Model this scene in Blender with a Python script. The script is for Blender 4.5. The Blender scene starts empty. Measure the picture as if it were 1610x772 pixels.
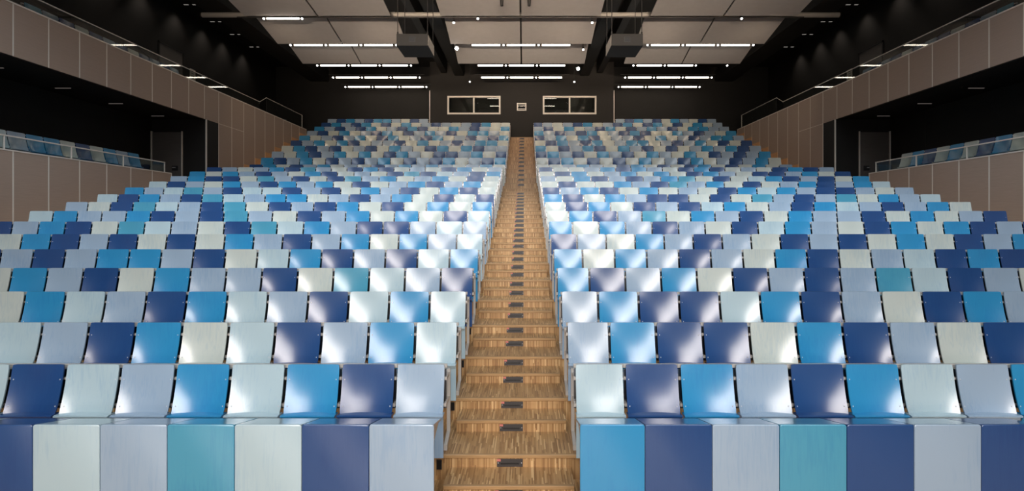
import bpy, math, random
from mathutils import Vector, Matrix
random.seed(7)
scene = bpy.context.scene
col = scene.collection

# ------------------------------------------------------------------ camera
FPX, VPX, VPY = 878.75, 824.5, 352.0
CZ = 2.401
cam_data = bpy.data.cameras.new('camera')
cam = bpy.data.objects.new('camera', cam_data)
col.objects.link(cam)
cam.location = (0.135, 0.0, CZ)
cam.rotation_euler = (math.radians(90), 0, 0)
cam_data.sensor_width = 36.0
cam_data.lens = 36.0 * FPX / 1610.0
cam_data.shift_x = -(VPX - 805.0) / 1610.0
cam_data.shift_y = -(386.0 - VPY) / 1610.0
cam_data.clip_start = 0.05
cam_data.clip_end = 200
scene.camera = cam

# ------------------------------------------------------------------ world, lights, exposure
world = bpy.data.worlds.new('world')
scene.world = world
world.use_nodes = True
bg = world.node_tree.nodes['Background']
bg.inputs[0].default_value = (0.85, 0.92, 1.0, 1)
bg.inputs[1].default_value = 0.05
vs = scene.view_settings
vs.view_transform = 'Standard'
vs.look = 'None'
vs.gamma = 1.0
vs.use_curve_mapping = False
vs.exposure = 0.0


def aim(o, target):
    d = Vector(target) - o.location
    o.rotation_euler = d.to_track_quat('-Z', 'Y').to_euler()


def area(name, loc, target, sx, sy, power, color=(1, 1, 1), spread=180):
    l = bpy.data.lights.new(name, 'AREA')
    l.shape = 'RECTANGLE'
    l.size, l.size_y, l.energy, l.color = sx, sy, power, color
    l.spread = math.radians(spread)
    o = bpy.data.objects.new(name, l)
    col.objects.link(o)
    o.location = loc
    aim(o, target)
    return o


def spot(name, loc, target, power, angle, blend=0.2, radius=0.2, color=(1, 1, 1)):
    l = bpy.data.lights.new(name, 'SPOT')
    l.energy, l.spot_size, l.spot_blend, l.shadow_soft_size, l.color = power, math.radians(angle), blend, radius, color
    o = bpy.data.objects.new(name, l)
    col.objects.link(o)
    o.location = loc
    aim(o, target)
    return o


COOL = (0.86, 0.94, 1.0)
WARM = (1.0, 0.78, 0.57)
# brightly lit stage backdrop facing the hall
area('stage_backdrop_light', (0, -8.5, 4.35), (0, 15.0, -1.2), 12.4, 4.2, 195, (1.0, 0.92, 0.85), 60)
# lighting bar along the top of the backdrop
area('stage_bar_light', (0, -8.3, 5.95), (0, 15.0, 0.2), 12.4, 1.0, 58, (1.0, 0.93, 0.88), 60)
# added unseen warm fill, brightening the ceiling panels and the upper block
area('ceiling_fill_light', (0, -7.0, 4.0), (0, 13.5, 9.9), 14.0, 0.6, 430, WARM, 28)
# house lights over the lower block, tilted towards the seats
area('house_light_front', (0, 0.0, 10.2), (0, 7.0, 1.0), 20.0, 5.0, 520, COOL, 110)
area('house_light_middle', (0, 7.5, 10.6), (0, 14.0, 3.0), 22.0, 4.0, 700, COOL, 75)


# ------------------------------------------------------------------ materials
def srgb(r, g, b):
    f = lambda c: (c / 255 / 12.92) if c / 255 <= 0.04045 else ((c / 255 + 0.055) / 1.055) ** 2.4
    return (f(r), f(g), f(b), 1)


def new_mat(name, color, rough=0.5, metal=0.0, coat=0.0, coat_rough=0.1, spec=0.5):
    m = bpy.data.materials.new(name)
    m.use_nodes = True
    p = m.node_tree.nodes['Principled BSDF']
    p.inputs['Base Color'].default_value = color
    p.inputs['Roughness'].default_value = rough
    p.inputs['Metallic'].default_value = metal
    p.inputs['Coat Weight'].default_value = coat
    p.inputs['Coat Roughness'].default_value = coat_rough
    p.inputs['Specular IOR Level'].default_value = spec
    return m


def emit_mat(name, color, strength):
    m = bpy.data.materials.new(name)
    m.use_nodes = True
    nt = m.node_tree
    nt.nodes.clear()
    e = nt.nodes.new('ShaderNodeEmission')
    e.inputs[0].default_value = color
    e.inputs[1].default_value = strength
    o = nt.nodes.new('ShaderNodeOutputMaterial')
    nt.links.new(e.outputs[0], o.inputs[0])
    return m


def stained_ply(name, c):
    """stained birch plywood: vertical grain, a little mottled"""
    m = new_mat(name, c, 0.42, 0, 1.0, 0.22, 0.3)
    nt = m.node_tree
    p = nt.nodes['Principled BSDF']
    p.inputs['Coat IOR'].default_value = 1.7
    geo = nt.nodes.new('ShaderNodeNewGeometry')
    mp = nt.nodes.new('ShaderNodeMapping')
    mp.inputs['Scale'].default_value = (38, 38, 3.0)
    nt.links.new(geo.outputs['Position'], mp.inputs[0])
    n = nt.nodes.new('ShaderNodeTexNoise')
    n.inputs['Scale'].default_value = 1.0
    n.inputs['Detail'].default_value = 5
    n.inputs['Distortion'].default_value = 1.2
    nt.links.new(mp.outputs[0], n.inputs['Vector'])
    n2 = nt.nodes.new('ShaderNodeTexNoise')
    n2.inputs['Scale'].default_value = 1.7
    n2.inputs['Detail'].default_value = 2
    nt.links.new(geo.outputs['Position'], n2.inputs['Vector'])
    add = nt.nodes.new('ShaderNodeMath')
    add.operation = 'ADD'
    nt.links.new(n.outputs[0], add.inputs[0])
    nt.links.new(n2.outputs[0], add.inputs[1])
    ramp = nt.nodes.new('ShaderNodeValToRGB')
    ramp.color_ramp.elements[0].position = 0.72
    ramp.color_ramp.elements[1].position = 1.28
    lo = tuple(x * y for x, y in zip(c[:3], (0.90, 0.94, 0.98))) + (1,)
    hi = tuple(min(1, x * y) for x, y in zip(c[:3], (1.08, 1.05, 1.02))) + (1,)
    ramp.color_ramp.elements[0].color = lo
    ramp.color_ramp.elements[1].color = hi
    nt.links.new(add.outputs[0], ramp.inputs[0])
    nt.links.new(ramp.outputs[0], p.inputs['Base Color'])
    return m


SEAT_COL = {
    'N': ('navy blue', srgb(34, 75, 132)),
    'B': ('azure blue', srgb(48, 147, 202)),
    'T': ('turquoise blue', srgb(76, 158, 190)),
    'L': ('pale ice-blue', srgb(182, 206, 217)),
    'W': ('ivory white', srgb(200, 210, 207)),
    'G': ('pale grey-blue', srgb(157, 180, 204)),
}
PLY = {k: stained_ply('stained_ply_' + v[0].replace(' ', '_').replace('-', '_'), v[1]) for k, v in SEAT_COL.items()}


def strip_parquet():
    m = new_mat('strip_parquet', srgb(165, 125, 80), 0.42)
    nt = m.node_tree
    p = nt.nodes['Principled BSDF']
    N, L = nt.nodes.new, nt.links.new

    def mth(op, a, b=None):
        x = N('ShaderNodeMath')
        x.operation = op
        for i, v in enumerate((a, b)):
            if v is None:
                continue
            if isinstance(v, (int, float)):
                x.inputs[i].default_value = v
            else:
                L(v, x.inputs[i])
        return x.outputs[0]
    geo = N('ShaderNodeNewGeometry')
    sp = N('ShaderNodeSeparateXYZ')
    L(geo.outputs['Position'], sp.inputs[0])
    xi = mth('FLOOR', mth('MULTIPLY', sp.outputs[0], 86.0))
    wn0 = N('ShaderNodeTexWhiteNoise')
    wn0.noise_dimensions = '1D'
    L(xi, wn0.inputs['W'])
    yz = mth('ADD', mth('MULTIPLY', sp.outputs[1], 4.0), mth('MULTIPLY', sp.outputs[2], 2.1))
    yi = mth('FLOOR', mth('ADD', yz, wn0.outputs[0]))
    cb = N('ShaderNodeCombineXYZ')
    L(xi, cb.inputs[0])
    L(yi, cb.inputs[1])
    wn = N('ShaderNodeTexWhiteNoise')
    wn.noise_dimensions = '2D'
    L(cb.outputs[0], wn.inputs['Vector'])
    ramp = N('ShaderNodeValToRGB')
    e = ramp.color_ramp.elements
    e[0].position, e[0].color = 0.0, srgb(150, 109, 68)
    e[1].position, e[1].color = 1.0, srgb(230, 192, 140)
    e2 = e.new(0.45)
    e2.color = srgb(186, 143, 94)
    e3 = e.new(0.85)
    e3.color = srgb(197, 155, 106)
    L(wn.outputs['Value'], ramp.inputs[0])
    big = N('ShaderNodeTexNoise')
    big.inputs['Scale'].default_value = 3.0
    L(geo.outputs['Position'], big.inputs['Vector'])
    mx = N('ShaderNodeMixRGB')
    mx.blend_type = 'MULTIPLY'
    mx.inputs[0].default_value = 0.12
    L(ramp.outputs[0], mx.inputs[1])
    L(big.outputs[0], mx.inputs[2])
    L(mx.outputs[0], p.inputs['Base Color'])
    return m


def noisy(name, c, rough=0.6, amt=0.15, scale=8.0, stretch=(1, 1, 1), **kw):
    m = new_mat(name, c, rough, **kw)
    nt = m.node_tree
    p = nt.nodes['Principled BSDF']
    geo = nt.nodes.new('ShaderNodeNewGeometry')
    mp = nt.nodes.new('ShaderNodeMapping')
    mp.inputs['Scale'].default_value = stretch
    nt.links.new(geo.outputs['Position'], mp.inputs[0])
    n = nt.nodes.new('ShaderNodeTexNoise')
    n.inputs['Scale'].default_value = scale
    n.inputs['Detail'].default_value = 4
    nt.links.new(mp.outputs[0], n.inputs['Vector'])
    r = nt.nodes.new('ShaderNodeValToRGB')
    r.color_ramp.elements[0].position = 0.3
    r.color_ramp.elements[1].position = 0.7
    r.color_ramp.elements[0].color = tuple(x * (1 - amt) for x in c[:3]) + (1,)
    r.color_ramp.elements[1].color = tuple(min(1, x * (1 + amt)) for x in c[:3]) + (1,)
    nt.links.new(n.outputs[0], r.inputs[0])
    nt.links.new(r.outputs[0], p.inputs['Base Color'])
    return m


def glass_mat():
    m = bpy.data.materials.new('clear_glass')
    m.use_nodes = True
    nt = m.node_tree
    nt.nodes.clear()
    lw_ = nt.nodes.new('ShaderNodeLayerWeight')
    lw_.inputs[0].default_value = 0.5
    pw = nt.nodes.new('ShaderNodeMath')
    pw.operation = 'POWER'
    nt.links.new(lw_.outputs['Facing'], pw.inputs[0])
    pw.inputs[1].default_value = 5.0
    fr = nt.nodes.new('ShaderNodeMath')
    fr.operation = 'MULTIPLY_ADD'
    nt.links.new(pw.outputs[0], fr.inputs[0])
    fr.inputs[1].default_value = 0.9
    fr.inputs[2].default_value = 0.045
    t = nt.nodes.new('ShaderNodeBsdfTransparent')
    t.inputs[0].default_value = (0.86, 0.89, 0.88, 1)
    g = nt.nodes.new('ShaderNodeBsdfGlossy')
    g.inputs['Roughness'].default_value = 0.0
    mx = nt.nodes.new('ShaderNodeMixShader')
    o = nt.nodes.new('ShaderNodeOutputMaterial')
    nt.links.new(fr.outputs[0], mx.inputs[0])
    nt.links.new(t.outputs[0], mx.inputs[1])
    nt.links.new(g.outputs[0], mx.inputs[2])
    nt.links.new(mx.outputs[0], o.inputs[0])
    return m


M = dict(
    wood=strip_parquet(),
    nosing=noisy('oak_nosing', srgb(176, 138, 94), 0.4, 0.12, 3, (2, 30, 30)),
    skirting=noisy('oak_skirting', srgb(232, 184, 136), 0.5, 0.1, 3, (3, 3, 20)),
    panel=noisy('taupe_wall_panel', srgb(188, 167, 152), 0.62, 0.05, 3, (1, 1, 40)),
    joint=new_mat('pale_joint_strip', srgb(246, 238, 228), 0.4),
    black=noisy('black_wall', srgb(26, 24, 23), 0.75, 0.12, 2),
    booth=noisy('dark_brown_wall', srgb(29, 25, 23), 0.7, 0.06, 3),
    darkceil=noisy('black_ceiling', srgb(28, 26, 25), 0.8, 0.1, 2),
    beam=new_mat('charcoal_beam', srgb(27, 26, 25), 0.6),
    cpanel=noisy('ceiling_panel_white', srgb(192, 190, 192), 0.75, 0.03, 5),
    steel=new_mat('satin_steel_paint', srgb(206, 199, 192), 0.4, 0.1),
    paleframe=new_mat('pale_metal_frame', srgb(240, 233, 225), 0.4),
    bolt=new_mat('polished_bolt', srgb(240, 240, 244), 0.25, 0.2),
    darkmetal=new_mat('dark_metal', srgb(42, 41, 42), 0.45),
    gunmetal=new_mat('gunmetal_board', srgb(150, 148, 148), 0.22, 1.0),
    projector=new_mat('projector_grey', srgb(34, 33, 33), 0.6),
    perforated=noisy('perforated_side', srgb(225, 216, 204), 0.6, 0.25, 90),
    ply_edge=new_mat('raw_ply_edge', srgb(150, 132, 115), 0.6),
    plate=new_mat('step_light_plate', srgb(58, 54, 54), 0.4),
    slot=new_mat('step_light_slot', srgb(20, 19, 20), 0.3),
    tag=new_mat('seat_row_tag', srgb(205, 120, 110), 0.5),
    tube=emit_mat('lamp_tube_light', (1.0, 0.86, 0.70, 1), 13.0),
    lens=emit_mat('spot_lens_light', (1.0, 0.96, 0.9, 1), 9.0),
    bright=emit_mat('bright_spot_lens_light', (1.0, 0.97, 0.92, 1), 60.0),
    down=emit_mat('downlight_strip_light', (1.0, 0.93, 0.84, 1), 0.28),
    dim=emit_mat('soffit_strip_light', (1.0, 0.85, 0.78, 1), 0.13),
    glass=glass_mat(),
    roller=new_mat('screen_roller', srgb(168, 164, 160), 0.5),
    darkdoor=noisy('dark_door_leaf', srgb(96, 91, 88), 0.55, 0.1, 3, (1, 1, 14)),
    notice=new_mat('notice_paper', srgb(205, 196, 185), 0.7),
    ink=new_mat('notice_ink', srgb(110, 104, 98), 0.7),
    interior=new_mat('booth_interior', srgb(24, 23, 22), 0.8),
)


# ------------------------------------------------------------------ mesh helpers
class MB:
    def __init__(self):
        self.v, self.f, self.m = [], [], []

    def add(self, vs_, fs, mi=0):
        b = len(self.v)
        self.v += [tuple(p) for p in vs_]
        self.f += [tuple(i + b for i in f) for f in fs]
        self.m += [mi] * len(fs)
        return self

    def box(self, x0, x1, y0, y1, z0, z1, mi=0):
        return self.add([(x0, y0, z0), (x1, y0, z0), (x1, y1, z0), (x0, y1, z0), (x0, y0, z1), (x1, y0, z1), (x1, y1, z1), (x0, y1, z1)],
                        [(0, 3, 2, 1), (4, 5, 6, 7), (0, 1, 5, 4), (1, 2, 6, 5), (2, 3, 7, 6), (3, 0, 4, 7)], mi)

    def bev(self, x0, x1, y0, y1, z0, z1, b=0.004, mi=0):
        """box with its eight vertical / horizontal front edges chamfered (chamfer all round in z and x on both y ends)"""
        x0, x1, y0, y1, z0, z1 = float(x0), float(x1), float(y0), float(y1), float(z0), float(z1)
        vs_ = []
        for y, k in ((y0, b), (y0 + b, 0), (y1 - b, 0), (y1, b)):
            vs_ += [(x0 + k, y, z0 + k), (x1 - k, y, z0 + k), (x1 - k, y, z1 - k), (x0 + k, y, z1 - k)]
        fs = [(0, 1, 2, 3), (15, 14, 13, 12)]
        for r in range(3):
            for i in range(4):
                a, c = r * 4 + i, r * 4 + (i + 1) % 4
                fs.append((a, a + 4, c + 4, c))
        return self.add(vs_, fs, mi)

    def prism(self, pts, x0, x1, mi=0):
        """profile of (y, z) points, counter-clockwise seen from +x, extruded along x"""
        n = len(pts)
        vs_ = [(x0, y, z) for y, z in pts] + [(x1, y, z) for y, z in pts]
        fs = [tuple(range(n - 1, -1, -1)), tuple(range(n, 2 * n))]
        for i in range(n):
            j = (i + 1) % n
            fs.append((i, j, j + n, i + n))
        return self.add(vs_, fs, mi)

    def tube(self, a, b, r, n=8, mi=0, r2=None):
        a, b = Vector(a), Vector(b)
        r2 = r if r2 is None else r2
        d = (b - a).normalized()
        u = d.orthogonal().normalized()
        w = d.cross(u)
        vs_ = []
        for p, rr in ((a, r), (b, r2)):
            for i in range(n):
                t = 2 * math.pi * i / n
                vs_.append(p + u * math.cos(t) * rr + w * math.sin(t) * rr)
        fs = [tuple(range(n - 1, -1, -1)), tuple(range(n, 2 * n))]
        for i in range(n):
            j = (i + 1) % n
            fs.append((i, j, j + n, i + n))
        return self.add(vs_, fs, mi)

    def mesh(self, name, mats, smooth=False, ang=40):
        me = bpy.data.meshes.new(name)
        me.from_pydata(self.v, [], self.f)
        for m in (mats if isinstance(mats, (list, tuple)) else [mats]):
            me.materials.append(m)
        me.polygons.foreach_set('material_index', self.m)
        if smooth:
            me.polygons.foreach_set('use_smooth', [True] * len(self.f))
            me.set_sharp_from_angle(angle=math.radians(ang))
        me.update()
        return me


def link(name, data, parent=None, loc=None):
    o = bpy.data.objects.new(name, data)
    col.objects.link(o)
    if parent is not None:
        o.parent = parent
    if loc is not None:
        o.location = loc
    return o


def build(name, mb, mats, parent=None, smooth=False, loc=None):
    return link(name, mb.mesh(name, mats, smooth), parent, loc)


def tag(o, label=None, cat=None, group=None, kind=None):
    for k, v in (('label', label), ('category', cat), ('group', group), ('kind', kind)):
        if v is not None:
            o[k] = v
    return o


def struct(o, label, cat):
    return tag(o, label, cat, None, 'structure')


ORD = ['', 'first', 'second', 'third', 'fourth', 'fifth', 'sixth', 'seventh', 'eighth', 'ninth', 'tenth', 'eleventh', 'twelfth',
       'thirteenth', 'fourteenth', 'fifteenth', 'sixteenth', 'seventeenth', 'eighteenth', 'nineteenth', 'twentieth']

# ------------------------------------------------------------------ hall layout
D = 0.95                       # row spacing
U = 0.52 / 481                 # seat pitch unit
ROWS = 26


def rowY(k):
    return D * (k + 3.56) if k <= 16 else D * (k + 5.6)


def edgeY(k):                  # front edge of a platform
    return rowY(k) - 0.095


LIFT = 0.03


def P(k):                      # platform level
    return LIFT + (0.2292 * (k - 1) if k <= 16 else 3.837 + 0.373 * (k - 17))


AISLE = 559 * U
SEAT_X = [(559 * U, 996 * U)] + [((996 + 481 * i) * U, (996 + 481 * (i + 1)) * U) for i in range(18)]
WX = 11.5                      # panelled balcony fronts
SX = 13.55                     # black side walls
Y_BOOTH, Y_BACK = 29.75, 30.75
Z = lambda rel: rel + CZ
JOINT = lambda j: 12.72 + 0.9505 * j

# ------------------------------------------------------------------ floor, platforms, stairs
floor = build('floor', MB().box(-SX, SX, -7.0, edgeY(2) + 0.02, -0.2, P(1)), M['wood'])
struct(floor, 'oak strip floor stepping up through the hall', 'floor')

lightplate = MB()
lightplate.box(-0.12, 0.12, -0.006, 0.0, -0.036, 0.036, 0)
lightplate.box(-0.085, 0.085, -0.0075, -0.005, -0.014, 0.002, 1)
lightplate.box(-0.12, -0.085, -0.0075, -0.005, 0.014, 0.036, 2)
for sx in (-0.108, 0.108):
    lightplate.tube((sx, -0.008, 0), (sx, -0.004, 0), 0.004, 6, 3)
LIGHT_ME = lightplate.mesh('step_light', [M['plate'], M['slot'], M['tag'], M['bolt']])
VENT_ME = MB().box(-0.024, 0.024, -0.008, 0.0, -0.045, 0.045, 0).box(-0.018, 0.018, -0.0095, -0.007, -0.038, 0.038, 1).mesh('vent', [M['darkmetal'], M['slot']])


def step_block(name, x0, x1, y0, y1, z0, z1, light=None, nose=0.032):
    o = build(name, MB().box(x0, x1, y0, y1, z0, z1 - 0.001), M['wood'], floor)
    build('nosing', MB().bev(x0 - 0.0, x1 + 0.0, y0 - 0.008, y0 + 0.03, z1 - nose, z1 + 0.001, 0.004), M['nosing'], o)
    if light is not None:
        link('step_light', LIGHT_ME, o, (light, y0 - 0.0005, z1 - nose - 0.042))
    return o


HALF = 0.566
for k in range(2, 17):
    y1 = (edgeY(k + 1) + 0.01) if k < 16 else edgeY(17) + 0.01
    o = step_block('platform', -WX - 0.1, WX + 0.1, edgeY(k), y1, P(k - 1) - 0.05, P(k), 0.0)
    link('vent', VENT_ME, o, (-0.655, edgeY(k) - 0.0005, P(k) - 0.09))
    step_block('step', -HALF, HALF, edgeY(k) - 0.37, edgeY(k) + 0.005, P(k - 1) - 0.02, P(k - 1) + 0.1146, 0.0)
for k in range(17, 27):
    y1 = (edgeY(k + 1) + 0.01) if k < 26 else Y_BACK
    for s in (-1, 1):
        xi = AISLE + 0.02
        if k == 26:
            xi = 4.9
        a, b = sorted((s * xi, s * (WX + 0.1)))
        step_block('platform', a, b, edgeY(k), y1, (P(k - 1) if k > 17 else P(16)) - 0.05, P(k))
        a, b = sorted((s * 10.5, s * (WX + 0.1)))
        step_block('step', a, b, edgeY(k) - 0.42, edgeY(k) + 0.005, (P(k - 1) if k > 17 else P(16)) - 0.02, (P(k) + (P(k - 1) if k > 17 else P(16))) / 2)
# the steeper flight of the upper block: fourteen risers
RUN, RISE, Y0U = 0.627, (P(25) - P(16)) / 14, D * 21.64
for j in range(14):
    y0 = Y0U + RUN * j
    y1 = y0 + RUN + 0.01 if j < 13 else Y_BOOTH
    step_block('step', -AISLE - 0.015, AISLE + 0.015, y0, y1, P(16) + RISE * j - 0.03, P(16) + RISE * (j + 1), 0.0 if j > 0 else None)

# ------------------------------------------------------------------ back walls and projection booth
wall_back = build('wall_back', MB().box(-SX - 0.2, SX + 0.2, Y_BACK, Y_BACK + 0.2, 3.0, Z(8.7)), M['black'])
struct(wall_back, 'black rear wall behind the topmost seat row', 'wall')
px = lambda x, Y: (x - VPX) * Y / FPX + 0.135
pz = lambda y, Y: (VPY - y) * Y / FPX + CZ
WIN = [(703.4, 787.0, 151.0, 179.8, 745.0), (853.4, 937.6, 151.0, 179.8, 895.5), (812.8, 827.6, 162.2, 174.0, None)]
wins = []
for (a, b, t, bt, mid) in WIN:
    wins.append((px(a, Y_BOOTH), px(b, Y_BOOTH), pz(bt, Y_BOOTH), pz(t, Y_BOOTH), None if mid is None else px(mid, Y_BOOTH)))
# booth front wall with three openings: build from vertical strips
wb = MB()
xs = sorted(wins, key=lambda w: w[0])
BX = 4.9
zb, zt = P(25) - 0.3, Z(8.65)
prev = -BX
for (a, b, c, d, mid) in xs:
    wb.box(prev, a, Y_BOOTH, Y_BOOTH + 0.15, zb, zt)
    wb.box(a, b, Y_BOOTH, Y_BOOTH + 0.15, zb, c)
    wb.box(a, b, Y_BOOTH, Y_BOOTH + 0.15, d, zt)
    prev = b
wb.box(prev, BX, Y_BOOTH, Y_BOOTH + 0.15, zb, zt)
for s in (-1, 1):
    a, b = sorted((s * (BX - 0.1), s * BX))
    wb.box(a, b, Y_BOOTH + 0.15, Y_BACK, zb, zt)
wall_booth = build('wall_booth', wb, M['booth'])
struct(wall_booth, 'dark brown projection booth wall above the top of the central stairs', 'wall')
for i, s in enumerate((-1, 1)):
    t = build('trim_%d' % (i + 1), MB().box(s * (BX + 0.005) - 0.018, s * (BX + 0.005) + 0.018, Y_BOOTH - 0.012, Y_BOOTH + 0.02, P(25) + 0.3, Z(7.1)), M['joint'])
    struct(t, 'thin pale corner strip on the %s edge of the booth wall' % ('left' if s < 0 else 'right'), 'trim')
for i, (a, b, c, d, mid) in enumerate(wins):
    nm = ['left', 'right', 'small middle'][i]
    root = link('window_%d' % (i + 1), None)
    root.location = ((a + b) / 2, Y_BOOTH, c)
    struct(root, ['wide two-pane projection booth window left of the stairs', 'wide two-pane projection booth window right of the stairs', 'small square projection port between the two booth windows'][i], 'window')
    ox, oz = (a + b) / 2, c
    w_, h_ = (b - a), d - c
    fw = 0.085 if i < 2 else 0.06
    fm = MB()
    fm.box(-w_ / 2, w_ / 2, -0.03, 0.1, h_ - fw, h_)
    fm.box(-w_ / 2, w_ / 2, -0.03, 0.1, 0, fw)
    fm.box(-w_ / 2, -w_ / 2 + fw, -0.03, 0.1, fw, h_ - fw)
    fm.box(w_ / 2 - fw, w_ / 2, -0.03, 0.1, fw, h_ - fw)
    if mid is not None:
        build('window_frame', fm, M['paleframe'], root)
        mx_ = mid - ox
        build('mullion', MB().bev(mx_ - 0.04, mx_ + 0.04, -0.03, 0.1, fw, h_ - fw, 0.005), M['paleframe'], root)
        for (p, q) in ((-w_ / 2 + fw, mx_ - 0.04), (mx_ + 0.04, w_ / 2 - fw)):
            build('pane', MB().box(p, q, 0.03, 0.038, fw, h_ - fw), M['glass'], root)
    else:
        build('window_frame', fm, M['paleframe'], root)
        build('pane', MB().box(-w_ / 2 + fw, w_ / 2 - fw, 0.03, 0.038, fw, h_ - fw), M['glass'], root)
        build('louvre', MB().box(-w_ / 2 + fw, w_ / 2 - fw, 0.0, 0.03, h_ * 0.62, h_ * 0.69), M['paleframe'], root)
        build('louvre', MB().box(-w_ / 2 + fw, w_ / 2 - fw, 0.0, 0.03, h_ * 0.27, h_ * 0.33), M['paleframe'], root)
room = build('wall_booth_interior', MB().box(-4.75, 4.75, Y_BOOTH + 0.8, Y_BOOTH + 0.85, zb, zt), M['interior'])
struct(room, 'dark inner wall seen through the projection booth windows', 'wall')

# ------------------------------------------------------------------ ceiling with hung acoustic panels
ceiling = build('ceiling', MB().box(-SX - 0.2, SX + 0.2, -7.0, Y_BACK + 0.2, Z(8.63), Z(8.83)), M['darkceil'])
struct(ceiling, 'black ceiling void with rows of hung pale acoustic panels', 'ceiling')
PROWS = [((10.2, 7.75), (13.0, 7.45)), ((13.4, 7.7), (16.2, 7.35)), ((16.6, 7.62), (19.45, 7.24)), ((20.05, 7.56), (22.1, 7.12)), ((22.95, 7.48), (24.6, 7.05))]
PCOLS = [(-9.62, -7.095), (-7.035, -4.52), (-2.78, -0.032), (0.032, 2.78), (4.52, 7.035), (7.095, 9.62)]
for (ya, ha), (yb, hb) in PROWS:
    for (xa, xb) in PCOLS:
        mb = MB()
        t = 0.04
        mb.add([(xa, ya, Z(ha)), (xb, ya, Z(ha)), (xb, yb, Z(hb)), (xa, yb, Z(hb)), (xa, ya, Z(ha) + t), (xb, ya, Z(ha) + t), (xb, yb, Z(hb) + t), (xa, yb, Z(hb) + t)],
               [(0, 3, 2, 1), (4, 5, 6, 7), (0, 1, 5, 4), (1, 2, 6, 5), (2, 3, 7, 6), (3, 0, 4, 7)])
        build('panel', mb, M['cpanel'], ceiling)
for s in (-1, 1):
    for xa, xb, za in ((3.05, 3.55, 7.82), (3.95, 4.25, 7.95), (10.6, 11.6, 7.82)):
        a, b = sorted((s * xa, s * xb))
        build('beam', MB().bev(a, b, 6.0, Y_BOOTH - 0.3 if xa < 5 else Y_BACK, Z(za), Z(za) + 0.6, 0.02), M['beam'], ceiling)

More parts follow.
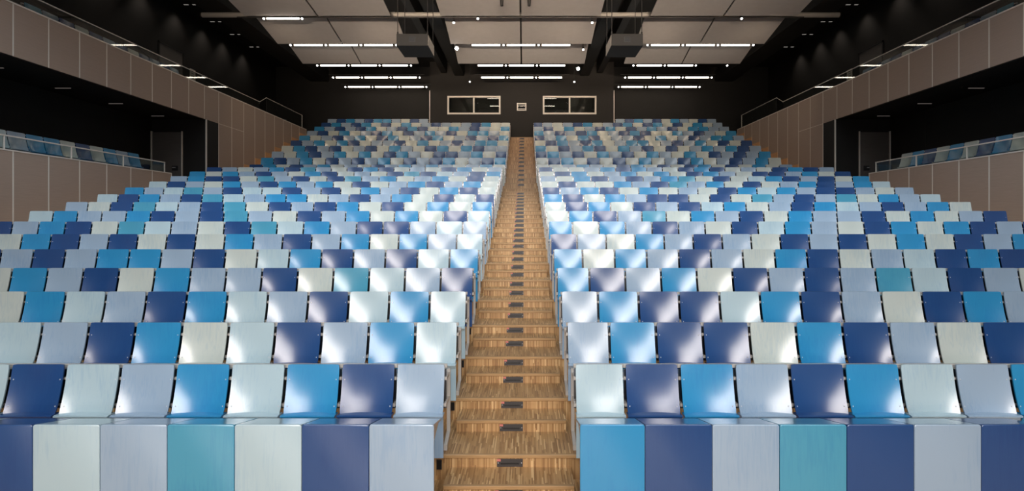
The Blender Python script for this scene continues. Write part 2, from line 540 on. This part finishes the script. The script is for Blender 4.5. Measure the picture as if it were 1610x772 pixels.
# ------------------------------------------------------------------ side walls, balconies, doors
wallj = {}
for s, side in ((-1, 'left'), (1, 'right')):
    def bx(mb, xa, xb, *r, **k):
        a, b = sorted((s * xa, s * xb))
        return mb.box(a, b, *r, **k)

    def bv(mb, xa, xb, *r, **k):
        a, b = sorted((s * xa, s * xb))
        return mb.bev(a, b, *r, **k)
    w = build('wall_%s' % side, bx(bx(MB(), SX, SX + 0.2, -7.0, 18.7, 0, Z(8.7)), SX, SX + 0.2, 18.7, Y_BACK, Z(4.0), Z(8.7)), M['black'])
    bxs = MB()
    bx(bxs, SX, SX + 0.2, 18.7, Y_BACK, 0, Z(4.0))
    struct(w, 'black %s side wall behind the balconies' % side, 'wall')
    build('lower_wall', bxs, M['black'], w)
    build('seam_strip', bx(MB(), SX - 0.012, SX, 18.64, 18.67, Z(1.4), Z(3.8)), M['beam'], w)
    # balcony slab and its soffit
    slab = build('wall_%s_balcony' % side, bx(MB(), WX + 0.12, SX, 3.0, 29.8, Z(3.82), Z(4.74) + LIFT), M['darkceil'])
    struct(slab, 'taupe panelled front of the upper %s balcony' % side, 'balcony')
    build('backing', bx(MB(), WX + 0.03, WX + 0.12, 3.0, 29.8, Z(3.82), Z(5.01)), M['darkmetal'], slab)
    build('coping', bv(MB(), WX - 0.01, WX + 0.13, 3.0, 29.84, Z(5.01), Z(5.045), b=0.004), M['joint'], slab)
    lw = build('wall_%s_upper' % side, bx(MB(), WX + 0.03, WX + 0.3, JOINT(9), 29.8, 0.0, Z(3.82)), M['darkmetal'])
    struct(lw, 'taupe panelled wall beside the upper seat block on the %s' % side, 'wall')
    for j in range(-10, 18):
        ya, yb = JOINT(j) + 0.017, JOINT(j + 1) - 0.017
        if ya < 3.0:
            continue
        yb = min(yb, 29.8)
        build('panel', bv(MB(), WX, WX + 0.03, ya, yb, Z(3.82), Z(5.01), b=0.004), M['panel'], slab)
        build('joint_strip', bx(MB(), WX - 0.002, WX + 0.02, JOINT(j) - 0.017, JOINT(j) + 0.017, Z(3.82) if j < 9 else 3.0, Z(5.01)), M['joint'], slab)
        if j >= 9:
            build('panel', bv(MB(), WX, WX + 0.03, ya, yb, 3.2, Z(3.82) - (0.012 if j < 11 else -0.002), b=0.004), M['panel'], lw)
            k = min(range(17, 27), key=lambda q: abs(edgeY(q) - JOINT(j)))
            build('skirting', bv(MB(), WX - 0.02, WX + 0.02, JOINT(j) + 0.0, JOINT(j + 1), P(k) - 0.4, P(k) + 0.26, b=0.003), M['skirting'], lw)
        if 9 <= j < 11:
            build('joint_strip', bx(MB(), WX - 0.002, WX + 0.02, JOINT(j), JOINT(j + 1), Z(3.82) - 0.012, Z(3.82) + 0.004), M['joint'], lw)
    build('end_strip', bx(MB(), WX - 0.002, WX + 0.13, 29.8, 29.84, 5.0, Z(5.03)), M['joint'], slab)
    for i in range(5):
        ys = 11.64 + 2.03 * i
        for dx in (0,):
            build('soffit_strip', bx(MB(), 12.62, 13.06, ys, ys + 0.03, Z(3.82) - 0.008, Z(3.82) + 0.01), M['dim'], slab)
    # lower balcony
    lb = build('wall_%s_parapet' % side, bx(MB(), WX + 0.03, SX, 3.0, 18.4, 0.0, Z(1.42) + LIFT), M['darkmetal'])
    struct(lb, 'taupe panelled parapet of the lower %s balcony' % side, 'balcony')
    build('backing', bx(MB(), WX + 0.03, WX + 0.12, 3.0, 18.4, Z(1.42), Z(1.65)), M['darkmetal'], lb)
    build('coping', bv(MB(), WX - 0.008, WX + 0.13, 3.0, 18.44, Z(1.65), Z(1.68), b=0.004), M['joint'], lb)
    build('end_strip', bx(MB(), WX - 0.005, WX + 0.13, 18.4, 18.44, 1.0, Z(1.65)), M['joint'], lb)
    for j in range(-10, 6):
        ya, yb = JOINT(j) + 0.017, JOINT(j + 1) - 0.017
        if ya < 3.0:
            continue
        build('panel', bv(MB(), WX, WX + 0.03, ya, yb, 0.2, Z(1.65), b=0.004), M['panel'], lb)
        build('joint_strip', bx(MB(), WX - 0.002, WX + 0.02, JOINT(j) - 0.017, JOINT(j) + 0.017, 0.2, Z(1.65)), M['joint'], lb)
    # entrance from the side between lower balcony and upper block
    ent = build('wall_%s_entrance' % side, bx(MB(), WX + 0.02, SX, 20.5, 20.7, P(16), Z(3.82)), M['black'])
    struct(ent, 'black end wall of the %s side entrance' % side, 'wall')
    build('reveal', bx(MB(), WX + 0.005, WX + 0.05, 20.46, JOINT(9), P(16), Z(3.82)), M['black'], ent)
    build('edge_strip', bx(MB(), WX - 0.015, WX + 0.02, 20.42, 20.47, P(16), Z(3.82)), M['paleframe'], ent)
    build('landing', bx(MB(), WX + 0.05, SX, 18.4, 20.6, P(16) - 0.1, P(16)), M['wood'], ent)
    n = 1 if s < 0 else 2
    d = link('door_%d' % n, None, None, (s * 12.95, 20.5, P(16)))
    struct(d, 'dark side entrance door with pale jambs behind the lower %s balcony' % side, 'door')
    dz = Z(3.39) - P(16)
    build('leaf', MB().bev(-0.52, 0.52, -0.05, 0.0, 0.0, dz - 0.03, 0.006), M['darkdoor'], d)
    build('jamb', MB().box(-0.58 * 1 if s < 0 else 0.54, -0.54 if s < 0 else 0.58, -0.07, 0.0, 0.0, dz), M['paleframe'], d)
    build('jamb', MB().box(0.535 if s < 0 else -0.56, 0.56 if s < 0 else -0.535, -0.06, 0.0, 0.0, dz), M['joint'], d)
    h = MB()
    hx = -s * 0.30
    h.box(hx - 0.11, hx + 0.11, -0.062, -0.05, 0.88, 1.06, 0)
    h.tube((hx + 0.02, -0.09, 0.99), (hx - s * -0.08, -0.09, 0.99), 0.012, 8, 1)
    h.tube((hx + 0.02, -0.05, 0.99), (hx + 0.02, -0.09, 0.99), 0.012, 8, 1)
    build('handle', h, [M['darkmetal'], M['bolt']], d)
    # upper balcony door and notice
    d = link('door_%d' % (n + 2), None, None, (s * SX, 21.65, Z(4.74)))
    struct(d, 'dark recessed door in the wall above the upper %s balcony' % side, 'door')
    build('leaf', MB().bev(*sorted((-s * 0.012, 0)), -0.72, 0.72, 0.0, 2.06, 0.003), M['darkdoor'], d)
    mbj = MB()
    a, b = sorted((-s * 0.035, 0.0))
    mbj.box(a, b, -0.78, -0.72, 0, 2.12).box(a, b, 0.72, 0.78, 0, 2.12).box(a, b, -0.78, 0.78, 2.06, 2.12)
    build('door_frame', mbj, M['beam'], d)
    nt_ = link('notice', None, None, (s * SX, 23.05, Z(5.75)))
    tag(nt_, 'small pale paper notice on the wall above the upper %s balcony' % side, 'notice')
    a, b = sorted((-s * 0.008, 0))
    build('sheet', MB().box(a, b, -0.19, 0.19, 0, 0.62), M['notice'], nt_)
    a, b = sorted((-s * 0.010, -s * 0.007))
    mi = MB()
    for q, (ya, yb) in enumerate(((-0.13, 0.13), (-0.13, 0.08), (-0.13, 0.13), (-0.1, 0.12))):
        mi.box(a, b, ya, yb, 0.52 - 0.09 * q, 0.55 - 0.09 * q)
    build('print', mi, M['ink'], nt_)

    # glass railings
    gr = link('glass_railing', None, None, (s * (WX + 0.06), 12.0, Z(5.046)))
    tag(gr, 'long frameless glass railing with thin rail on the upper %s balcony' % side, 'railing')
    base = Vector((s * (WX + 0.06), 12.0, Z(5.046)))
    ys = [3.0 + 1.9 * i for i in range(12)] + [24.7]
    for a, b in zip(ys[:-1], ys[1:]):
        build('glass_pane', MB().box(-0.006, 0.006, a + 0.008 - 12, b - 0.008 - 12, 0.0, 0.33), M['glass'], gr)
    hr = MB()
    hr.box(-0.018, 0.018, 3.0 - 12, 24.7 - 12, 0.335, 0.357)
    hr.tube((0, 24.69 - 12, 0.345), (0, 25.32 - 12, 0.665), 0.013, 6)
    hr.box(-0.018, 0.018, 25.3 - 12, 29.4 - 12, 0.653, 0.675)
    build('handrail', hr, M['paleframe'], gr)
    for a, b in ((25.35, 26.6), (26.62, 28.0), (28.02, 29.36)):
        build('glass_pane', MB().box(-0.006, 0.006, a - 12, b - 12, 0.0, 0.65), M['glass'], gr)
    build('post', MB().box(-0.015, 0.015, 29.37 - 12, 29.4 - 12, 0.0, 0.65), M['paleframe'], gr)
    build('post', MB().box(-0.01, 0.01, 25.32 - 12, 25.34 - 12, 0.0, 0.65), M['beam'], gr)
    gr = link('glass_railing', None, None, (s * (WX + 0.06), 12.0, Z(1.681)))
    tag(gr, 'low glass railing with pale posts on the lower %s balcony' % side, 'railing')
    ys = [3.22 + 1.867 * i for i in range(9)]
    for i, (a, b) in enumerate(zip(ys[:-1], ys[1:])):
        build('glass_pane', MB().box(-0.006, 0.006, a + 0.015 - 12, b - 0.015 - 12, 0.0, 0.3), M['glass'], gr)
    for y in ys:
        build('post', MB().box(-0.015, 0.015, y - 0.015 - 12, y + 0.015 - 12, 0.0, 0.3), M['paleframe'], gr)
    build('handrail', MB().box(-0.018, 0.018, 3.2 - 12, ys[-1] + 0.02 - 12, 0.3, 0.328), M['paleframe'], gr)

# ------------------------------------------------------------------ seats
W_FULL, W_NARROW = 0.52 - 0.032, (996 - 559) * U - 0.030
HB, ZB0 = 0.440, 0.373


def back_y(u, t):
    """depth of the backrest front: upright at the top, sweeping forward and hollow towards the bottom edge"""
    q = math.radians(1.0)
    y = HB * q * (17.0 * t - 12.5 * t * t + 2.8 * t ** 3)
    return y - 0.052 * u * u * (1 - 0.85 * t - 0.15 * t * t)


Y_TOP = back_y(0, 1)


def backrest_geo(w, nx, nz):
    mb = MB()
    th = 0.013
    fr, bk = [], []
    for i in range(nz + 1):
        t = i / nz
        for j in range(nx + 1):
            u = -1 + 2 * j / nx
            x, z = u * w / 2, ZB0 + HB * t
            if j in (0, nx) and i in (0, nz):
                x *= 1 - 0.02
                z += 0.004 if i == 0 else -0.004
            y = back_y(u, t) - Y_TOP
            fr.append((x, y, z))
            bk.append((x, y + th, z))
    n = len(fr)
    fs = []
    idx = lambda i, j: i * (nx + 1) + j
    for i in range(nz):
        for j in range(nx):
            a, b, c, d = idx(i, j), idx(i, j + 1), idx(i + 1, j + 1), idx(i + 1, j)
            fs.append((a, b, c, d))
            fs.append((d + n, c + n, b + n, a + n))
    ring = [idx(0, j) for j in range(nx + 1)] + [idx(i, nx) for i in range(1, nz + 1)] + [idx(nz, j) for j in range(nx - 1, -1, -1)] + [idx(i, 0) for i in range(nz - 1, 0, -1)]
    for p, q in zip(ring, ring[1:] + ring[:1]):
        fs.append((p, p + n, q + n, q))
    mb.add(fr + bk, fs)
    return mb


def pan_geo(w):
    y = -0.126
    pts = [(y, -0.02), (y + 0.014, -0.02), (y + 0.014, 0.330), (y + 0.024, 0.358), (y + 0.07, 0.370), (y + 0.07, 0.382), (y - 0.022, 0.382), (y - 0.036, 0.376), (y - 0.036, 0.366), (y - 0.008, 0.354), (y, 0.330)]
    return MB().prism(pts, -w / 2 - 0.006, w / 2 + 0.006)


def post_geo(x, h=0.011):
    mb = MB()
    mb.box(x - h, x + h, 0.205, 0.25, 0.11, 0.716)
    mb.prism([(0.205, 0.11), (0.0, 0.052), (0.0, 0.0), (0.045, 0.0), (0.045, 0.03), (0.25, 0.11)], x - h, x + h)
    return mb


def rails_geo(w, t):
    y = back_y(0, t) - Y_TOP + 0.0135
    z = ZB0 + t * HB
    return MB().bev(-w / 2, w / 2, y, y + 0.012, z - 0.011, z + 0.011, 0.003)


def link_geo(w, x):
    s_ = 0.011
    mb = MB()
    mb.box(x - s_, x + s_, 0.02, 0.206, 0.66, 0.69)
    mb.box(x - s_, x + s_, -0.035, 0.206, 0.425, 0.455)
    return mb


def toprail_geo(w):
    return MB().bev(-w / 2, w / 2, 0.055, 0.095, 0.765, 0.80, 0.004)


def board_geo(w):
    """board added behind the backrest to darken the slit between two seats"""
    pts = [(0.034, 0.76), (0.034, 0.39), (0.046, 0.39), (0.046, 0.76)]
    return MB().prism(pts, -w / 2 + 0.001, w / 2 - 0.001)


def bolts_geo(w):
    mb = MB()
    for sx in (-1, 1):
        for t in (0.155, 0.69):
            u = sx * 0.90
            y = back_y(u, t) - Y_TOP
            x, z = u * w / 2, ZB0 + HB * t
            mb.tube((x, y - 0.0045, z), (x, y + 0.003, z), 0.0035, 8, 0, 0.0075)
    return mb


ME = {}
for key, w in (('full', W_FULL), ('narrow', W_NARROW)):
    p = w + 0.028
    for c in SEAT_COL:
        ME['back', key, c] = backrest_geo(w, 12, 10).mesh('backrest', PLY[c], True, 35)
        ME['pan', key, c] = pan_geo(w).mesh('seat_pan', PLY[c])
    ME['rails', key] = [rails_geo(p, t).mesh('bracket', M['steel']) for t in (0.69, 0.155)]
    ME['board', key] = board_geo(p).mesh('gap_board', M['gunmetal'])  # added board, keeps the gaps between backrests dark
    ME['top', key] = toprail_geo(p).mesh('rear_rail', M['steel'])
    ME['bolts', key] = bolts_geo(w).mesh('bolts', M['bolt'], True)
    for s in (-1, 1):
        px_ = p / 2 - 0.013 if key == 'full' else p / 2 - 0.006
        mb = post_geo(-s * px_, 0.011 if key == 'full' else 0.016)
        ml = link_geo(p, -s * px_)
        mb.add(ml.v, ml.f)
        ME['post', key, s] = mb.mesh('post', M['steel'])


def seat(c, key, s, loc, rz, label, group):
    r = link('auditorium_seat', None, None, loc)
    r.rotation_euler = (0, 0, rz)
    tag(r, label, 'seat', group)
    b = link('backrest', ME['back', key, c], r)
    link('bolts', ME['bolts', key], b)
    link('seat_pan', ME['pan', key, c], r)
    link('post', ME['post', key, s], r)
    for me in ME['rails', key]:
        link('bracket', me, r)
    link('rear_rail', ME['top', key], r)
    link('gap_board', ME['board', key], r)
    return r


# colours read off the photograph; left block from the outside in, right block from the stairs out
LEFT = {
    1: 'NLGTLNG', 2: 'LNLGBLBNG', 3: 'LGNBWLNGBL', 4: 'WBLGNBLGNLBL', 5: 'WBGNWBGGNWTLGN', 6: 'NGNGBBGNWLBNGNLB',
    7: 'WBNGNWNWBGNGBWBGL', 8: 'NGBNWTLGWNTLBGNNGLG', 9: 'LBGGBNGNTGWNGBWBWNL', 10: 'GWNTLGNTWNGNBWNWBWB',
    11: 'LNBGNTLGBBWGNGBWNWN', 12: 'BGLTGNLLNGNWBGNWBNW', 13: 'LNGWBGNBGBWNWGBNGBW', 14: 'GBNNWTGNWNTGBWGBWNW',
    15: 'BWBGNGWBNWGWNTNLGNB', 16: 'NGWGBNTGWNBNWGWNBWG', 17: 'NBWNGTWGWNGBGTGWGTW', 18: 'BNGTWNGNGTWNGNTWGNT',
    19: 'GWTNGTWTWNTGWNNGTWN', 20: 'WTNGNWGNWTGWNTWTNGG', 21: 'NGTWBNWGGNWTWGNGTTW', 22: 'TWGNGTWNTWGNTWGNGNT',
    23: 'GNWTWGNTWNGTGNWTTGW', 24: 'TGNGNTWGNTNWWTGNGWT', 25: 'NTGNTWNWTWGNGWGNTWW', 26: 'GNTGNTBGWNG'}
RIGHT = {
    1: 'BNGTNGN', 2: 'LNBGNBLGB', 3: 'GBNNWBNGWN', 4: 'GBNNLBNGWNBG', 5: 'BNGBWNGNGTLNGW', 6: 'BWBGNGWBNWGLNBN',
    7: 'NGWBGNGWNGNWBWNGB', 8: 'BWBGNGWNLBGWNBWBNG', 9: 'WBNGTWBGNWBGGNWBWGN', 10: 'WNBWNGNLBWGNBLGNGBW',
    11: 'BNWBGNNWNWTGNGTWBGL', 12: 'NGBNWBWGWNBLBGNNGWG', 13: 'WNWWBGNTGBWNWGBNGBL', 14: 'GWBNGNGBTWNWLBNGNWB',
    15: 'WNBWGBWBWNBGWNNGBWN', 16: 'NWWGBNBGWNBNWGWNBNG', 17: 'WWGTGWNBWNWNBWNWTWG', 18: 'WNTWNWNWTWGNBWGNGTW',
    19: 'NBGNWTGNWBGWTWNGNGB', 20: 'TWNGTNWTGNWNWGBGTNG', 21: 'WNTGNTWGTTWGNGBWNWN', 22: 'NGTWTNWGGNWTWGNGTTG',
    23: 'TGNGNTWGNTNWWTGNGWT', 24: 'GNWTWGNTWNGTGNWTTGG', 25: 'NGWGNTWGNTWNBWNWTWG', 26: 'GNTGNWTGWNG'}
LAST_SINGLE = 10               # seat rows 2..10 are built one by one, the smaller ones beyond as one mass

far = MB()
FAR_MATS = [PLY[c] for c in SEAT_COL] + [M['steel'], M['gunmetal']]
CI = {c: i for i, c in enumerate(SEAT_COL)}
TPL = {k: (backrest_geo(w, 6, 5), pan_geo(w), toprail_geo(w + 0.028), rails_geo(w + 0.028, 0.69), board_geo(w + 0.028)) for k, w in (('full', W_FULL), ('narrow', W_NARROW))}


def far_seat(c, key, s, x, y, z, sx=1.0):
    b, p, t, r, d = TPL[key]
    for g, mi in ((b, CI[c]), (p, CI[c]), (t, 6), (r, 6), (d, 7)):
        far.add([(x + vx * sx, y + vy, z + vz) for vx, vy, vz in g.v], g.f, mi)
    g = post_geo(-s * (W_FULL / 2 + 0.001)) if key == 'full' else post_geo(-s * (W_NARROW / 2 + 0.008), 0.016)
    far.add([(x + vx, y + vy, z + vz) for vx, vy, vz in g.v], g.f, 6)


for k in range(2, 27):
    for s, seq in ((-1, LEFT[k][::-1]), (1, RIGHT[k])):
        if k > 16:
            seq = seq.replace('T', 'B')
        if k == 26:
            p = 455 * U
            x0 = 9654 * U - 11 * p
            for i, c in enumerate(seq):
                far_seat(c, 'full', s, s * (x0 + p * (i + 0.5)), rowY(k), P(k), p / 0.52)
            continue
        n = len(seq)
        full = seq + ''.join(random.choice('NBTLWG') for _ in range(min(19 - n, 2)))
        for i, c in enumerate(full):
            a, b = SEAT_X[i]
            key = 'narrow' if i == 0 else 'full'
            x = s * (a + b) / 2
            if k <= LAST_SINGLE and i < n:
                lab = '%s plywood seat, %s seat row from the front, %s %s of the central stairs' % (SEAT_COL[c][0], ORD[k - 1], ORD[i + 1] if i else 'first', 'left' if s < 0 else 'right')
                seat(c, key, s, (x, rowY(k), P(k)), 0, lab, 'tip-up seats of the lower block')
            else:
                far_seat(c, key, s, x, rowY(k), P(k))
fo = build('seat_rows', far, FAR_MATS)
for poly in fo.data.polygons:
    poly.use_smooth = True
fo.data.set_sharp_from_angle(angle=math.radians(35))
tag(fo, 'rows of small blue, white and grey seats filling the hall beyond the ninth row', 'seats', None, 'stuff')

# balcony seats, facing the middle of the hall
LOWB = {-1: 'LGBBWNWBGB', 1: 'GWBNWBWNBW'}
for s, side in ((-1, 'left'), (1, 'right')):
    for i, c in enumerate(LOWB[s]):
        lab = '%s seat on the lower %s balcony, %s from its near end' % (SEAT_COL[c][0], side, ORD[i + 1])
        seat(c, 'full', 1, (s * 12.465, 13.33 + 0.52 * i, Z(1.43) + LIFT), -s * math.pi / 2, lab, 'seats along the lower balconies')
    for i, c in enumerate('TGNWNGNWNGNG'):
        lab = '%s seat on the upper %s balcony, %s from its near end' % (SEAT_COL[c][0], side, ORD[i + 1])
        seat(c, 'full', 1, (s * 12.465, 14.33 + 0.525 * i, Z(4.75) + LIFT), -s * math.pi / 2, lab, 'seats along the upper balconies')

# ------------------------------------------------------------------ front desks before the first seat row
DY = rowY(1)
DZ = 780 * U - P(1)


def board(w, h, th, r=0.018):
    """upright board with rounded top corners, front face at y = 0, standing on z = 0"""
    pts = [(-w / 2, 0), (w / 2, 0)]
    for cx, a0 in ((w / 2 - r, 0), (-w / 2 + r, 90)):
        for q in range(5):
            a = math.radians(a0 + 90 * q / 4)
            pts.append((cx + r * math.cos(a), h - r + r * math.sin(a)))
    n = len(pts)
    e = 0.003
    ctr = (0, h / 2)
    rings = []
    for y, k in ((0, e), (e, 0), (th - e, 0), (th, e)):
        rings += [(x - math.copysign(k, x), y, z - (k if z > h / 2 else -k)) for x, z in pts]
    fs = [tuple(range(n)), tuple(range(4 * n - 1, 3 * n - 1, -1))]
    for q in range(3):
        for i in range(n):
            j = (i + 1) % n
            fs.append((q * n + i, (q + 1) * n + i, (q + 1) * n + j, q * n + j))
    return MB().add(rings, fs)


for s, seq in ((-1, LEFT[1][::-1]), (1, RIGHT[1])):
    for i, c in enumerate(seq + ('G' if s < 0 else '')):
        a, b = (522 * U, 990 * U) if i == 0 else ((990 + 482.5 * (i - 1)) * U, (990 + 482.5 * i) * U)
        w = b - a
        side = 'left' if s < 0 else 'right'
        r = link('front_desk', None, None, (s * (a + b) / 2, DY, P(1)))
        tag(r, '%s plywood writing desk in the front row, %s %s of the central stairs' % (SEAT_COL[c][0], ORD[i + 1], side), 'desk', 'front row desks')
        build('front_panel', board(w - 0.005, DZ, 0.02), PLY[c], r, True)
        sl = 0.082 / 0.377
        tp = MB()
        y0, y1 = 0.021, 0.385
        z0, z1 = DZ - 0.004, DZ - 0.004 - (y1 - y0) * sl
        x0, x1 = -w / 2 + 0.006, w / 2 - 0.006
        t = 0.018
        tp.add([(x0, y0, z0 - t), (x1, y0, z0 - t), (x1, y1, z1 - t), (x0, y1, z1 - t), (x0, y0, z0), (x1, y0, z0), (x1, y1, z1), (x0, y1, z1)],
               [(0, 3, 2, 1), (4, 5, 6, 7), (0, 1, 5, 4), (1, 2, 6, 5), (2, 3, 7, 6), (3, 0, 4, 7)])
        build('desk_top', tp, PLY[c], r)
        xa = -s * (w / 2 - 0.03)
        build('bracket', MB().prism([(0.03, DZ - 0.2), (0.34, DZ - 0.11), (0.34, DZ - 0.095), (0.03, DZ - 0.035)][::1], xa - 0.01, xa + 0.01), M['steel'], r)
        build('leg', MB().box(xa - 0.012, xa + 0.012, 0.05, 0.1, 0.0, DZ - 0.09), M['steel'], r)

# ------------------------------------------------------------------ ceiling lamps
HL = 7.2
LROWS = {'front': 22.5, 'second': 25.4, 'third': 27.5, 'rear': 29.4}
GROUPS = {'left': -7.15, 'middle': 0.0, 'right': 7.22}


def linear_lamp(x, y, z, label):
    r = link('linear_lamp', None, None, (x, y, z))
    tag(r, label, 'lamp', 'linear lamps below the ceiling')
    build('tube', MB().tube((-0.565, 0, 0), (0.565, 0, 0), 0.031, 8), M['tube'], r, True)
    h = MB().box(-0.62, 0.62, -0.025, 0.045, 0.03, 0.085)
    h.box(-0.62, -0.592, -0.035, 0.035, -0.035, 0.085).box(0.592, 0.62, -0.035, 0.035, -0.035, 0.085)
    build('housing', h, M['darkmetal'], r)
    return r


def spotlight(x, y, z, label, big=False, tilt=(0, -0.6, -0.8), drop=0.125):
    r = link('spotlight', None, None, (x, y, z))
    tag(r, label, 'spotlight', 'small ceiling spotlights')
    d = Vector(tilt).normalized()
    c = Vector((0, 0, 0))
    rr = 0.042 if not big else 0.075
    build('can', MB().tube(c - d * 0.13, c, rr * 0.85, 10, 0, rr), M['darkmetal'], r, True)
    build('lens', MB().tube(c + d * 0.0, c + d * 0.012, rr * 0.95, 10), M['bright'] if big else M['lens'], r)
    build('stem', MB().tube(c - d * 0.1, c - d * 0.1 + Vector((0, 0, drop - 0.1 * -d.z)), 0.012, 6), M['darkmetal'], r)
    return r


TUBEPOS = (-1.41, 0.0, 1.41)
for rn, y in LROWS.items():
    for gn, gx in GROUPS.items():
        if rn == 'rear' and gn == 'middle':
            continue
        rail = build('lamp_rail', MB().tube((gx - 2.35, y, Z(HL) + 0.15), (gx + 2.35, y, Z(HL) + 0.15), 0.02, 8), M['darkmetal'], None, True)
        tag(rail, 'dark rail carrying the %s lamp row of the %s ceiling bay' % (rn, gn), 'rail', 'lamp rails')
        for i, dx in enumerate(TUBEPOS):
            if rn == 'second' and gn == 'right' and i == 2:
                continue
            linear_lamp(gx + dx, y, Z(HL), 'glowing tube lamp, %s of the %s row in the %s ceiling bay' % (['left one', 'middle one', 'right one'][i], rn, gn))
        for i, dx in enumerate((-2.13, -0.705, 0.705, 2.13)):
            if gn == 'middle' and i in (0, 3):
                continue
            spotlight(gx + dx, y, Z(HL) + 0.0, 'small round spotlight, %s from the left in the %s lamp row of the %s bay' % (ORD[i + 1], rn, gn))
rail = build('lamp_rail', MB().tube((-10.0, 19.72, Z(7.29)), (10.0, 19.72, Z(7.29)), 0.025, 8), M['darkmetal'], None, True)
tag(rail, 'long dark rail crossing the hall in front of the nearest ceiling lamps', 'rail', 'lamp rails')
linear_lamp(-8.33, 19.6, Z(7.2), 'single glowing tube lamp at the left end of the long rail')
for x, lab in ((-9.0, 'left of the single tube lamp on the long rail'), (-7.66, 'right of the single tube lamp on the long rail'), (-1.5, 'on the long rail before the left middle panel'), (7.75, 'at the right end of the long rail')):
    spotlight(x, 19.6, Z(7.2), 'small round spotlight ' + lab)
spotlight(-2.33, 19.5, Z(7.02), 'small spotlight hanging at the left edge of the middle ceiling panels', drop=1.6)
spotlight(2.5, 19.5, Z(7.02), 'small spotlight hanging at the right edge of the middle ceiling panels', drop=1.6)
spotlight(px(718, 22.4), 22.4, pz(76, 22.4), 'dazzling spotlight left of the front middle lamp row', True, (0, -0.93, -0.36), 1.58)
spotlight(px(909, 25.3), 25.3, pz(108, 25.3), 'dazzling spotlight right of the second middle lamp row', True, (0, -0.93, -0.36), 1.6)
spotlight(px(917, 22.4), 22.4, pz(78, 22.4), 'small spotlight right of the front middle lamp row', drop=1.63)
spotlight(px(738.6, 27.4), 27.4, pz(128.5, 27.4), 'small spotlight left of the third middle lamp row', drop=1.63)
spotlight(px(903, 27.4), 27.4, pz(128.5, 27.4), 'small spotlight right of the third middle lamp row', drop=1.63)
for i, (x, lab) in enumerate(((789, 'left'), (832, 'right'))):
    y = 17.6
    r = link('ceiling_can', None, None, (px(x, y), y, pz(9.5, y)))
    tag(r, 'black cylindrical fixture hanging below the near panels, %s of the pair' % lab, 'fixture', 'pair of black hanging cylinders')
    build('can', MB().tube((0, 0, 0), (0, 0, 0.2), 0.045, 12, 0, 0.06).tube((0, 0, 0.2), (0, 0, 0.32), 0.06, 12), M['darkmetal'], r, True)
    build('stem', MB().tube((0, 0, 0.3), (0, 0, 0.55), 0.012, 6), M['darkmetal'], r)
roll = link('screen_roller', None, None, (0, 19.93, Z(7.45)))
tag(roll, 'long pale roller tube crossing the hall under the ceiling', 'roller')
build('tube', MB().tube((-11.35, 0, 0), (11.35, 0, 0), 0.09, 14), M['roller'], roll, True)
for s in (-1, 1):
    build('end_cap', MB().tube((s * 11.35, 0, 0), (s * 11.39, 0, 0), 0.095, 14), M['beam'], roll, True)

# projectors in hanging cages
for s, side in ((-1, 'left'), (1, 'right')):
    r = link('projector', None, None, (s * 3.08, 16.0, Z(5.10)))
    tag(r, 'grey projector box hung on rods from the ceiling, %s of the stairs' % side, 'projector', 'hanging projectors')
    w = 0.45
    build('body', MB().bev(-w, w, 0.0, 1.12, 0.0, 0.345, 0.008), M['projector'], r)
    f = MB()
    f.box(-0.09, 0.09, -0.006, 0.002, 0.11, 0.26, 0)
    for q in range(3):
        f.box(-0.075, 0.075, -0.009, -0.004, 0.125 + 0.045 * q, 0.15 + 0.045 * q, 1)
    build('vent', f, [M['darkmetal'], M['slot']], r)
    a, b = sorted((-s * (w - 0.002), -s * (w + 0.006)))
    build('side_panel', MB().box(a, b, 0.04, 1.08, 0.03, 0.32), M['perforated'], r)
    for x in (-w + 0.02, w - 0.02):
        for y in (0.08, 1.04):
            build('rod', MB().tube((x, y, 0.3), (x, y, 3.4), 0.012, 6).tube((x, y, 0.34), (x, y, 0.42), 0.025, 6), M['darkmetal'], r)

# wall-washing downlights near the side walls
for s, side in ((-1, 'left'), (1, 'right')):
    for i, y in enumerate((18.1, 20.0, 21.95, 23.8, 25.4, 27.2)):
        r = link('downlight', None, None, (s * 13.0, y, Z(8.62)))
        tag(r, 'tiny twin downlight along the %s wall, %s from the near end' % (side, ORD[i + 1]), 'downlight', 'downlights along the side walls')
        build('trim', MB().box(-0.3, 0.3, -0.05, 0.06, -0.01, 0.01), M['darkmetal'], r)
        build('lens', MB().box(-0.24, -0.06, -0.03, 0.03, -0.016, -0.009).box(0.1, 0.24, -0.03, 0.03, -0.016, -0.009), M['down'], r)
        spot('wall_washer', (s * 13.1, y, Z(8.55)), (s * 13.5, y + 0.1, Z(5.0)), 34, 95, 1.0, 0.08, (1.0, 0.86, 0.72))

# added warm spots with no fixture of their own, brightening the upper block
for x in (-9.0, -5.4, -1.8, 1.8, 5.4, 9.0):
    spot('upper_fill_spot', (x, 19.2, Z(6.9)), (x * 0.95, 26.5, 6.2), 130, 92, 0.6, 0.5, (1.0, 0.76, 0.52))
